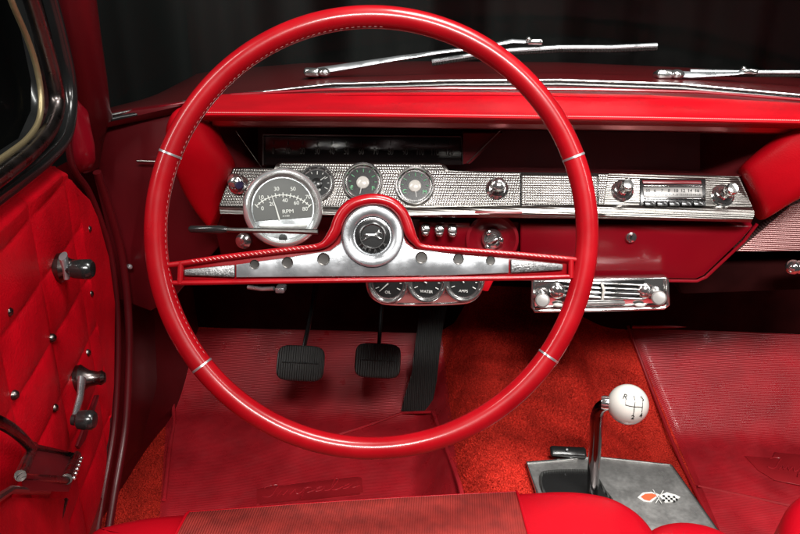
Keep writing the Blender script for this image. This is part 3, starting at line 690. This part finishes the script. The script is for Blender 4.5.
for i in range(4):
    y = 284.5 + i * 4.6; box(bm, frame((HP(562, y, .005) + HP(644, y - 1.6, .005)) / 2, (hn + V((0, 0, .5))).normalized()), (HP(562, y) - HP(644, y)).length, .0028, .004, .0008)
obj('grille_slats', bm, M['chrome'], gr)
bm = B(); tube(bm, [HP(601.5, 282.5, .009), HP(604, 290, .012), HP(602.5, 299.5, .009)], .0023, 8, flat=(1, .7)); obj('slider_lever', bm, M['cream'], gr)
for x in (557, 645):
    bm = B(); lathe(bm, [(.011, 0), (.011, .004), (.007, .008), (0, .009)], frame(HP(x, 290.5, .001), hn), 24); obj('end_boss', bm, M['chrome'], ht)
for x in (558, 640): bm = B(); ball(bm, HP(x, 305, .004), .005, (1.5, .7, .6), 16); obj('small_lever', bm, M['cream'], ht)
bm = B(); prism(bm, [HP(x, y, .004) for x, y in ((587, 302.5), (625, 301.5), (625, 305), (587, 306))], hn * -.003, .0005); obj('label_plate', bm, M['plate'], ht)
for x, y in ((539, 296), (654, 293.5)):
    Fm = frame(HP(x, y, .003), hn); bm = B(); lathe(bm, [(.010, 0), (.009, .006), (.0055, .008), (.0055, .016)], Fm, 24); kb = obj('knob_stem', bm, M['chrome'], ht)
    bm = B(); c = HP(x + (3.5 if x < 600 else 5), y + 4.5, .022); lathe(bm, [(0, -.006), (.0085, -.006), (.0098, -.003), (.0098, .001), (.008, .003), (0, .004)], frame(c, (CAM - c).normalized()), 28); obj('knob_button', bm, M['frost'], kb)

# ================================================================== PEDALS
def pedal(label, px, py, w_, h_, lever):
    c = onY(px, py, 1.22); t = thing('pedal', label, 'pedal', c, 'clutch and brake pedals'); n = V((0, -1, .75)).normalized(); s_ = mpp(c); Fm = frame(c, n)
    pts = []
    for i in range(32):
        a = 2 * PI * i / 32; f = lambda v: math.copysign(abs(v) ** .45, v); pts.append(Fm @ V((f(math.cos(a)) * w_ / 2 * s_, f(math.sin(a)) * h_ / 2 * s_, 0)))
    bm = B(); prism(bm, pts, n * -.012, .004, 3); pd = obj('pedal_pad', bm, M['rubber'], t)
    bm = B(); box(bm, Fm @ Matrix.Translation((0, 0, .001)), w_ * s_ * .8, .002, .003, .001); obj('pad_ridge', bm, M['rubber2'], pd)
    bm = B(); tube(bm, [c - n * .008] + [onY(x, y, Y) for x, y, Y in lever], [.006, .006, .007, .008][:len(lever) + 1], 10, flat=(.6, 1.2)); obj('pedal_arm', bm, M['black'], t)
pedal('black rubber clutch pedal left of the brake pedal, further from the accelerator', 300, 363, 48, 36, [(305, 343, 1.25), (312, 310, 1.3), (318, 270, 1.35)])
pedal('black ribbed brake pedal in the middle, nearest the long accelerator strip', 377.5, 360.5, 46, 35, [(379, 345, 1.25), (381, 315, 1.3), (384, 270, 1.35)])
ac = onH(418, 411)
at = thing('accelerator_pedal', 'long narrow black accelerator pedal rising from the floor mat', 'pedal', ac)
bm = B(); gp1 = [(401, 411.5, 0), (431, 411.5, 0), (437, 380, .02), (441, 340, .05), (447, 306, .07), (420, 306, .07), (415, 345, .05), (411, 375, .03), (404, 398, .01)]
def acp(x, y, o): 
    t_ = (411.5 - y) / 105.; return onY(x, y, ac.y - .012 + .05 * t_ + .05 * t_ * t_)
prism(bm, [acp(*q) for q in gp1], V((0, .012, -.006)), .002); obj('accelerator_pad', bm, M['rubber2'], at)
bm = B(); tube(bm, [acp(430, 340, 0) + V((0, .012, 0)), acp(432, 300, 0) + V((0, .05, .02)), acp(436, 270, 0) + V((0, .1, .03))], .006, 8); obj('linkage_rod', bm, M['black'], at)

# ================================================================== FLOOR MATS
def patch(bm, quad4, off, nu=40, nv=30, bulge=0):
    (x0, y0), (x1, y1), (x2, y2), (x3, y3) = quad4    # top-left, top-right, bottom-right, bottom-left
    def f(u, v):
        tx, ty = x0 + (x1 - x0) * u, y0 + (y1 - y0) * u; bx, by = x3 + (x2 - x3) * u, y3 + (y2 - y3) * u
        x, y = tx + (bx - tx) * v, ty + (by - ty) * v
        e = smooth(min(u, 1 - u) / .03) * smooth(min(v, 1 - v) / .03)
        return onH(x, y, off * (.1 + .9 * e) + bulge * math.sin(u * 9 + v * 4) * math.sin(v * 7) * e)
    grid(bm, f, nu, nv)
def script_word(bm, mapf, r_):
    for st_ in ([(0.02, .62), (.08, .74), (.17, .74), (.14, .45), (.11, .15), (.06, .0), (0, .08)],
                [(.15, .0), (.20, .32), (.21, .02), (.27, .32), (.28, .02), (.34, .32), (.35, .03), (.40, .1), (.44, .36), (.39, -.35), (.44, .3), (.5, .32), (.5, .08), (.45, .03), (.52, .1), (.61, .32), (.56, .25), (.55, .05), (.61, .1), (.64, .3), (.64, .04), (.70, .1), (.78, .66), (.74, .7), (.71, .1), (.76, .03), (.82, .15), (.89, .32), (.84, .22), (.83, .05), (.88, .1), (.92, .3), (.92, .05), (1.0, .12)]):
        c = catmull([V((x, y, 0)) for x, y in st_], 4); tube(bm, [mapf(p.x, p.y) for p in c], r_, 6)
dm = thing('floor_mat', 'red ribbed vinyl mat in the driver footwell under the pedals', 'floor mat', onH(300, 440), 'ribbed floor mats')
bm = B(); patch(bm, ((172, 330), (440, 322), (466, 540), (158, 540)), .008, 90, 70, .0022); obj('mat_sheet', bm, M['mat'], dm)
bm = B(); tube(bm, catmull([onH(x, y, .010) for x, y in ((433, 412), (445, 445), (458, 480), (463, 500))], 5), .004, 8); obj('mat_edge', bm, M['mat'], dm)
bm = B(); tube(bm, catmull([onH(x, y, .010) for x, y in ((170, 380), (174, 420), (170, 445), (164, 500))], 5), .004, 8); obj('mat_edge', bm, M['mat'], dm)
bm = B(); tube(bm, [onH(x, y, .010) for x, y in ((322, 440), (360, 428), (402, 413), (433, 412))], .003, 8); obj('mat_crease', bm, M['mat'], dm)
bm = B(); patch(bm, ((251, 487), (366, 474), (369, 496), (251, 508)), .0115, 14, 6); em = obj('mat_emblem', bm, M['matdark'], dm)
def mp1(u, v):
    x = 262 + 98 * u; y = 499 - (x - 250) * .105 - v * 15; return onH(x, y, .012)
bm = B(); script_word(bm, mp1, .0011); obj('emblem_script', bm, M['mat'], em)
pm = thing('floor_mat', 'red ribbed vinyl mat in the passenger footwell right of the console', 'floor mat', onH(760, 420), 'ribbed floor mats')
bm = B(); patch(bm, ((628, 326), (880, 322), (930, 560), (722, 548)), .008, 80, 60, .0015); obj('mat_sheet', bm, M['mat'], pm)
bm = B(); tube(bm, catmull([onH(x, y, .010) for x, y in ((632, 327), (700, 326), (800, 324), (870, 323))], 5), .004, 8); obj('mat_edge', bm, M['mat'], pm)
bm = B(); tube(bm, catmull([onH(x, y, .009) for x, y in ((698, 486), (740, 495), (790, 506))], 5), .0025, 8); obj('mat_crease', bm, M['matdark'], pm)
bm = B(); tube(bm, catmull([onH(x, y, .008) for x, y in ((628, 326), (652, 390), (678, 455), (700, 500), (722, 545))], 5), .0035, 8); obj('mat_edge', bm, M['matdark'], pm)
bm = B(); em_pts = [(745, 456), (772, 458), (775, 452), (830, 458), (850, 470), (805, 486), (775, 480), (758, 470)]
prism(bm, [onH(x, y, .0115) for x, y in em_pts], (0, 0, -.002), .0008); em = obj('mat_emblem', bm, M['matdark'], pm)
bm = B(); script_word(bm, lambda u, v: onH(768 + 75 * u, 468 + u * 10 - v * 15, .0125), .0013); obj('emblem_script', bm, M['mat'], em)

# ================================================================== CONSOLE + SHIFTER
zc = .182
con = thing('shift_console', 'worn steel shift console plate on the carpeted tunnel with small crossed flags', 'console', onZ(620, 495, zc) - V((0, 0, .01)))
bm = B(); prism(bm, [onZ(x, y, zc) for x, y in ((526, 462), (596, 456.5), (671, 464.5), (728, 545), (548, 545), (538, 492))], (0, 0, -.004), .0015); pl = obj('top_plate', bm, M['plate'], con)
bm = B(); prism(bm, [onZ(x, y, zc - .0045) for x, y in ((525, 463), (596, 457), (673, 465), (732, 548), (546, 548), (536, 492))], (0, 0, -.025), .002); obj('console_base', bm, M['black'], con)
bm = B(); pts = catmull([onZ(x, y, zc + .003) for x, y in ((541, 476), (550, 471.5), (585, 471), (594, 474), (604, 490), (610, 505), (560, 508), (544, 492))], 5, True); prism(bm, pts, (0, 0, -.004), .001); bt = obj('shift_boot', bm, M['black'], con)
bm = B(); tube(bm, pts, .0022, 8, closed=True); c0 = onZ(578, 488, zc); lathe(bm, [(.030, .0), (.026, .006), (.02, .008), (.016, .014), (.011, .018), (.008, .03), (0, .03)], frame(onZ(592, 495, zc + .002), V((0, 0, 1))), 24); obj('boot_collar', bm, M['rubber'], bt)
bm = B(); c = onZ(568, 452.5, .19); box(bm, frame(c, V((0, -.5, 1)), V((0, 1, 0))), .058, .018, .012, .004, 3); ct = obj('seat_belt_clip', bm, M['black'], con)
bm = B(); ball(bm, c + V((-.003, -.004, .008)), .0025, seg=12); obj('clip_rivet', bm, M['alu'], ct)
bm = B(); tube(bm, [onZ(x, y, zc + .0006) for x, y in ((546, 540), (536.5, 492), (526.5, 462.5), (596, 457), (670.5, 465), (726, 543))], .0016, 8); obj('plate_border', bm, M['chrome'], con)
# crossed flags
fz = zc + .0012
bm = B(); 
def fp(x, y, o=0): return onZ(659 + (x - 659) * .86, 497.5 + (y - 497.5) * .8, fz + o)
prism(bm, [fp(x, y) for x, y in ((634, 497.5), (640, 491.5), (650, 490.5), (660, 494), (655, 499), (650, 503.5), (641, 502.5))], (0, 0, -.001), 0); f1 = obj('flag_badge', bm, M['white'], con)
bm = B(); prism(bm, [fp(x, y, .0008) for x, y in ((638, 496.5), (643, 493), (651, 492.5), (657, 495), (651, 499), (648, 501.5), (642, 500))], (0, 0, -.0006), 0); obj('red_flag', bm, M['orange'], f1)
bm = B(); prism(bm, [fp(x, y) for x, y in ((659, 495), (668, 491), (678, 494), (684, 497), (676, 503), (666, 504))], (0, 0, -.001), 0)
tube(bm, [fp(662, 505, .001), fp(652, 488, .001)], .0007, 6); tube(bm, [fp(655, 505, .001), fp(664, 489, .001)], .0007, 6); f2 = obj('flag_badge', bm, M['white'], con)
bm = B()
for i in range(6):
    for j in range(3):
        if (i + j) % 2 == 0:
            x, y = 663 + i * 3, 494.5 + j * 2.6 + i * .3; prism(bm, [fp(x, y, .0008), fp(x + 2.6, y + .2, .0008), fp(x + 3.2, y + 2.4, .0008), fp(x + .6, y + 2.2, .0008)], (0, 0, -.0006), 0)
obj('checkered_flag', bm, M['black'], f2)

kc = onY(628, 404.5, .86); base = onZ(592, 497, zc)
sh = thing('gear_lever', 'bent dark gear lever topped by a white ball knob with shift pattern', 'gear lever', base)
bm = B()
path = catmull([base, onY(593.5, 470, .915), onY(595.5, 440, .895), onY(596.5, 418, .88), onY(600, 408, .872), onY(608, 404, .866), onY(616, 403.5, .862)], 6)
tube(bm, path, [.0085] * 20 + [.0078] * (len(path) - 20), 16); lv = obj('lever_rod', bm, mat('dark_chrome', (.05, .03, .03), .12, 1, coat=.5), sh)
bm = B(); d = (kc - path[-2]).normalized(); lathe(bm, [(0, 0), (.008, 0), (.009, .004), (.0085, .012), (0, .013)], frame(kc - d * .033, d), 20); obj('knob_collar', bm, M['chrome'], sh)
kr = 20.2 * mpp(kc); bm = B(); ball(bm, kc, kr, seg=48); kn = obj('shift_knob', bm, M['cream'], sh)
kn_n = (CAM - kc).normalized(); kn_n = (kn_n + V((0.0, 0, .0))).normalized(); Fk = frame(kc, kn_n)
def ks(x, y):  # on ball, px offsets
    xx, yy = (x - 628) * mpp(kc), -(y - 404.5) * mpp(kc); return Fk @ V((xx, yy, math.sqrt(max(kr * kr - xx * xx - yy * yy, 0)) + .0001))
bm = B()
for a in (((625.5, 400.5), (626, 405.5)), ((626, 405.5), (630, 405.8), (634, 405.8), (638, 405), (641.5, 404.8)), ((634.2, 401), (634.2, 405), (634.4, 409), (634.4, 413.5)), ((641, 399.5), (641.6, 404.8), (641.8, 409.5))):
    tube(bm, [ks(*q) for q in a], .00055, 6)
for ch, x, y in (('R', 624.5, 397.8), ('1', 633, 397.5), ('3', 640.3, 396.8), ('2', 634.3, 416), ('4', 641.5, 412.8)):
    p = ks(x, y); text(bm, ch, frame(p, (p - kc).normalized()), .0088 if ch != 'R' else .0095, .0005)
obj('shift_pattern', bm, M['dial'], kn)

# ================================================================== SEATS
def seat(label, edge, z, insert=None, nm='bucket_seat'):
    c = onZ(*edge[len(edge) // 2], z); t = thing(nm, label, 'car seat' if nm == 'bucket_seat' else 'armrest', c - V((0, .1, .1)), 'red front seats' if nm == 'bucket_seat' else None)
    E = catmull([onZ(x, y, z) for x, y in edge], 6); n = len(E)
    prof = [(.02, -.16), (.012, -.10), (.010, -.05), (.006, -.022), (.0, -.010), (-.008, -.003), (-.018, .001), (-.04, .004), (-.09, .006), (-.2, .004), (-.34, .0)]
    if nm == 'armrest': prof = prof[:8] + [(-.05, .005)]
    cen = (E[0] + E[-1]) / 2 + V((0, -.12, 0)); bm = B(); rows_ = []
    for i, p in enumerate(E):
        a = E[max(i - 1, 0)]; b_ = E[min(i + 1, n - 1)]; tg = (b_ - a).normalized(); nr = V((-tg.y, tg.x, 0)).normalized()
        if nr.dot(p - cen) < 0: nr = -nr
        rows_.append([bm.verts.new(p + (nr if d > -.05 else (nr * .05 / abs(d) + (cen - p).normalized() * -1 * (abs(d) - .05) / abs(d)).normalized() if False else nr) * max(d, -.045) + (V((0, 0, 0)) if d > -.045 else V((0, d + .045, 0))) + V((0, 0, h + .007))) for d, h in prof])
    for a, b_ in zip(rows_, rows_[1:]):
        for k in range(len(prof) - 1): bm.faces.new((a[k], a[k + 1], b_[k + 1], b_[k]))
    if nm == 'armrest': bm.faces.new([r_[-1] for r_ in rows_])
    s_ = obj('seat_cushion' if nm == 'bucket_seat' else 'armrest_pad', bm, M['seat'], t, smoothang=80)
    return t, s_, E
edge = [(60, 575), (90, 533), (112, 524), (150, 516.5), (190, 513), (300, 505), (400, 498.5), (515, 492.5), (560, 490.5), (592, 493), (618, 500), (640, 514), (656, 536), (664, 570)]
t, s_, E = seat('near red bucket seat with ribbed cloth insert below the steering wheel', edge, .37)
bm = B()
ia = [(190, 513.2), (250, 509), (300, 505.2), (350, 501.8), (400, 498.8), (460, 495.5), (516, 492.8)]
def insf(u, v):
    x = 190 + 326 * u; p = onZ(x, interp(ia, x) + 1.2, .376)
    if v < .08: q = p + V((0, -.004 * v / .08, .003 + .004 * v / .08))
    else: q = p + V((.03 * (v - .08) * (1 if u > .5 else -.3) * abs(u - .5) * 2, -.004 - .30 * (v - .08), .0072 + .002 * math.sin(PI * v)))
    return q
grid(bm, insf, 60, 16); obj('cloth_insert', bm, M['cloth'], t)
bm = B(); tube(bm, [onZ(190 + 326 * i / 30, interp(ia, 190 + 326 * i / 30) + .5, .380) for i in range(31)], .0024, 8)
for u in (0, 1): tube(bm, [insf(u, v / 10) + V((0, 0, .0005)) for v in range(0, 11)], .0016, 8)
obj('piping', bm, M['seat'], t)
c = onZ(697, 566, .345); t = thing('armrest', 'small rounded red armrest pad between the seats over the steel console', 'armrest', c - V((0, 0, .03)))
bm = B(); ball(bm, c, 1, (.062, .056, .030), 48); obj('armrest_pad', bm, M['seat'], t)
seat('far red bucket seat just showing at the lower right corner', [(784, 600), (786, 545), (789, 515), (796, 500), (808, 490), (830, 482), (860, 478)], .36)

# ================================================================== DOOR
e1 = ray(293, 15); e1 = V((e1.x, e1.y, 0)).normalized(); dnr = e1.cross(V((0, 0, 1))).normalized()
if dnr.x < 0: dnr = -dnr
D0 = onX(100, 260, -.47); DR = Plane(D0, dnr)
def st(p): d = p - D0; return d.dot(e1), p.z
# outline of panel in (s,z)
front = [(70, 176), (84, 186), (97, 215), (108, 255), (114, 300), (113, 380), (108, 440), (98, 500), (88, 545)]
cols = [st(DR(x, y))[0] for x, y in ((10, 350), (53, 350), (88, 300))]
ds = (cols[2] - cols[0]) / 2
zA = st(DR(52, 338))[1]; zB = st(DR(54, 408))[1]; dz = (zA - zB)
print('tuft', cols, ds, dz, [st(DR(x, y)) for x, y in ((8, 312), (14, 395), (88, 229), (90, 294), (88, 354))])
def tuft(s, z):
    if s > cols[2] + .01: edge_ = math.exp(-((s - cols[2]) / .006) ** 2); return .004 - .004 * edge_
    ez = z - zA - .0 * s
    a = abs(math.sin(PI * (s - cols[1]) / ds)); b_ = abs(math.sin(PI * ez / dz))
    return .006 * (a ** .5) * (b_ ** .45) * 1.0 + .0
bm = B(); fr = [st(DR(x, y)) for x, y in front]; frz = sorted([(z, s) for s, z in fr])
top = sorted([st(DR(x, y)) for x, y in ((-120, 330), (-60, 262), (0, 212), (30, 188), (58, 166), (66, 166), (72, 178), (90, 196))])
zmin = st(DR(60, 620))[1]
def dpn(u, v):
    # u along s, v along z
    smin = -.45
    z0 = zmin; zt = .9
    z = z0 + (fr[0][1] + .02 - z0) * v
    smax = interp(frz, z)
    s = smin + (smax - smin) * u
    zt = interp(top, s)
    z = z0 + (zt - z0) * v; smax = interp(frz, z); s = smin + (smax - smin) * u
    e = smooth((smax - s) / .012) * smooth((interp(top, s) - z) / .012)
    return D0 + e1 * s + V((0, 0, z - D0.z)) + dnr * (tuft(s, z) * e - .012 * (1 - e))
grid(bm, dpn, 260, 200); door = obj('door', bm, M['door'], body, smoothang=80)
for x, y in ((8, 312), (52, 338), (88, 229), (90, 294), (14, 395), (54, 408), (87, 353), (52, 275), (56, 480)):
    if (x, y) in ((52, 275), (56, 480)): continue
    bm = B(); lathe(bm, [(0, .0048), (.003, .004), (.0048, .0015), (.005, -.004)], frame(DR(x, y, .002), dnr), 20); obj('button', bm, M['framechrome'], door)
# vent crank
def crank(hx, hy, armpts, kx, ky, klen, nm):
    c = DR(hx, hy, .006); bm = B(); lathe(bm, [(.016, -.004), (.017, .002), (.014, .006), (.010, .012), (.008, .022), (.009, .026), (.006, .030), (0, .031)], frame(c, dnr), 32); k = obj(nm, bm, M['framechrome'], door)
    bm = B(); tube(bm, [DR(x, y, .03) for x, y in armpts], [.008, .0065, .0055][:len(armpts)], 12, flat=(1, .5), up=dnr); obj('crank_arm', bm, M['alu'], door)
    kb = DR(kx, ky, .03); bm = B(); lathe(bm, [(0, 0), (.0055, 0), (.006, .004), (.0095, .007), (.0105, .014), (.0105, .007 + klen), (.008, .010 + klen), (0, .011 + klen)], frame(kb, (dnr + V((0, -.12, 0))).normalized()), 28); obj('crank_knob', bm, M['black'], door)
crank(60, 268, [(63, 256), (66, 268), (67, 279)], 66, 269, .018, 'vent_window_crank')
crank(79, 379, [(82, 378), (80, 398), (74, 419)], 72, 420, .014, 'window_winder')
# grab handle / ashtray frame
fr4 = [DR(x, y, o) for x, y, o in ((21, 479, .055), (67, 482, .05), (77, 458, .012), (34, 449, .012))]
bm = B(); prism(bm, fr4, (0, 0, -.012), .001); ash = obj('door_pull_cup', bm, M['darkpaint'], door)
bm = B(); tube(bm, [p + V((0, 0, .002)) for p in fr4], .0034, 10, closed=True)
tube(bm, [fr4[0] + V((0, 0, .003)), fr4[3] + V((0, 0, .003))], .0045, 10); tube(bm, [fr4[1].lerp(fr4[2], t_) + V((0, 0, .003)) for t_ in (0, 1)], .0052, 10); obj('cup_frame', bm, M['framechrome'], door)
for i in range(6): bm = B(); ball(bm, fr4[1].lerp(fr4[2], (i + .5) / 6) + V((.006, 0, .002)), .0022, seg=10); obj('bead', bm, M['chrome'], door)
bm = B(); tube(bm, catmull([DR(33, 450, .02), DR(22, 438, .03), DR(8, 427, .032), DR(-10, 420, .03), DR(-40, 425, .01)], 5), .0058, 10, flat=(1, .6), up=dnr); obj('pull_strap', bm, M['framechrome'], door)
bm = B(); prism(bm, [DR(x, y, .012) for x, y in ((80, 449), (86, 440), (100, 395), (97, 395), (78, 446))], dnr * -.004, .001); obj('panel_strip', bm, M['darkpaint'], door)
# armrest
bm = B(); ar = [(-70, 560, .085), (-30, 520, .085), (0, 499, .07), (10, 491, .06), (64, 494, .012), (60, 560, .03)]
prism(bm, [DR(*q) for q in ar], (0, 0, -.08), .008, 4); am = obj('armrest', bm, M['door'], door)
bm = B(); tube(bm, [DR(-30, 518, .087), DR(0, 497, .072), DR(11, 490, .062), DR(48, 492, .03)], .003, 8); obj('armrest_trim', bm, M['strip'], door)
bm = B(); tube(bm, [DR(66, 500, .012), DR(60, 520, .018), DR(54, 550, .024)], .0025, 8); obj('armrest_piping', bm, M['strip'], door)
# window frame
bm = B(); tube(bm, catmull([DR(x, y, .012) for x, y in ((22, -30), (33, 5), (45, 45), (54, 80), (57, 105), (50, 128), (32, 150), (5, 172), (-30, 198), (-80, 240))], 8), .0085, 18); wf = obj('vent_window_frame', bm, M['framechrome'], door)
bm = B(); tube(bm, catmull([DR(x, y, .002) for x, y in ((42, -30), (52, 5), (62, 45), (69, 80), (70, 110), (64, 138), (45, 160), (15, 184), (-20, 210), (-70, 252))], 8), .0085, 14); obj('window_seal', bm, M['black'], door)
bm = B(); tube(bm, catmull([DR(x, y, .004) for x, y in ((2, -30), (12, 2), (26, 35), (36, 65), (41, 95), (39, 120), (28, 138), (8, 154), (-30, 180))], 8), .0032, 10); obj('brass_seal', bm, M['gold'], door)
bm = B(); pts = [DR(x, y, -.006) for x, y in ((-90, -60), (10, -60), (26, -5), (44, 60), (52, 100), (46, 125), (25, 147), (0, 166), (-90, 232))]; bm.faces.new([bm.verts.new(p) for p in pts]); obj('vent_glass', bm, M['glass'], door)
bm = B(); prism(bm, [DR(x, y, -.002) for x, y in ((22, -20), (30, -20), (55, 80), (54, 112), (44, 130), (-30, 190), (-30, 178), (30, 138), (42, 110), (42, 80))], dnr * -.012, .001); obj('frame_web', bm, M['black'], door)
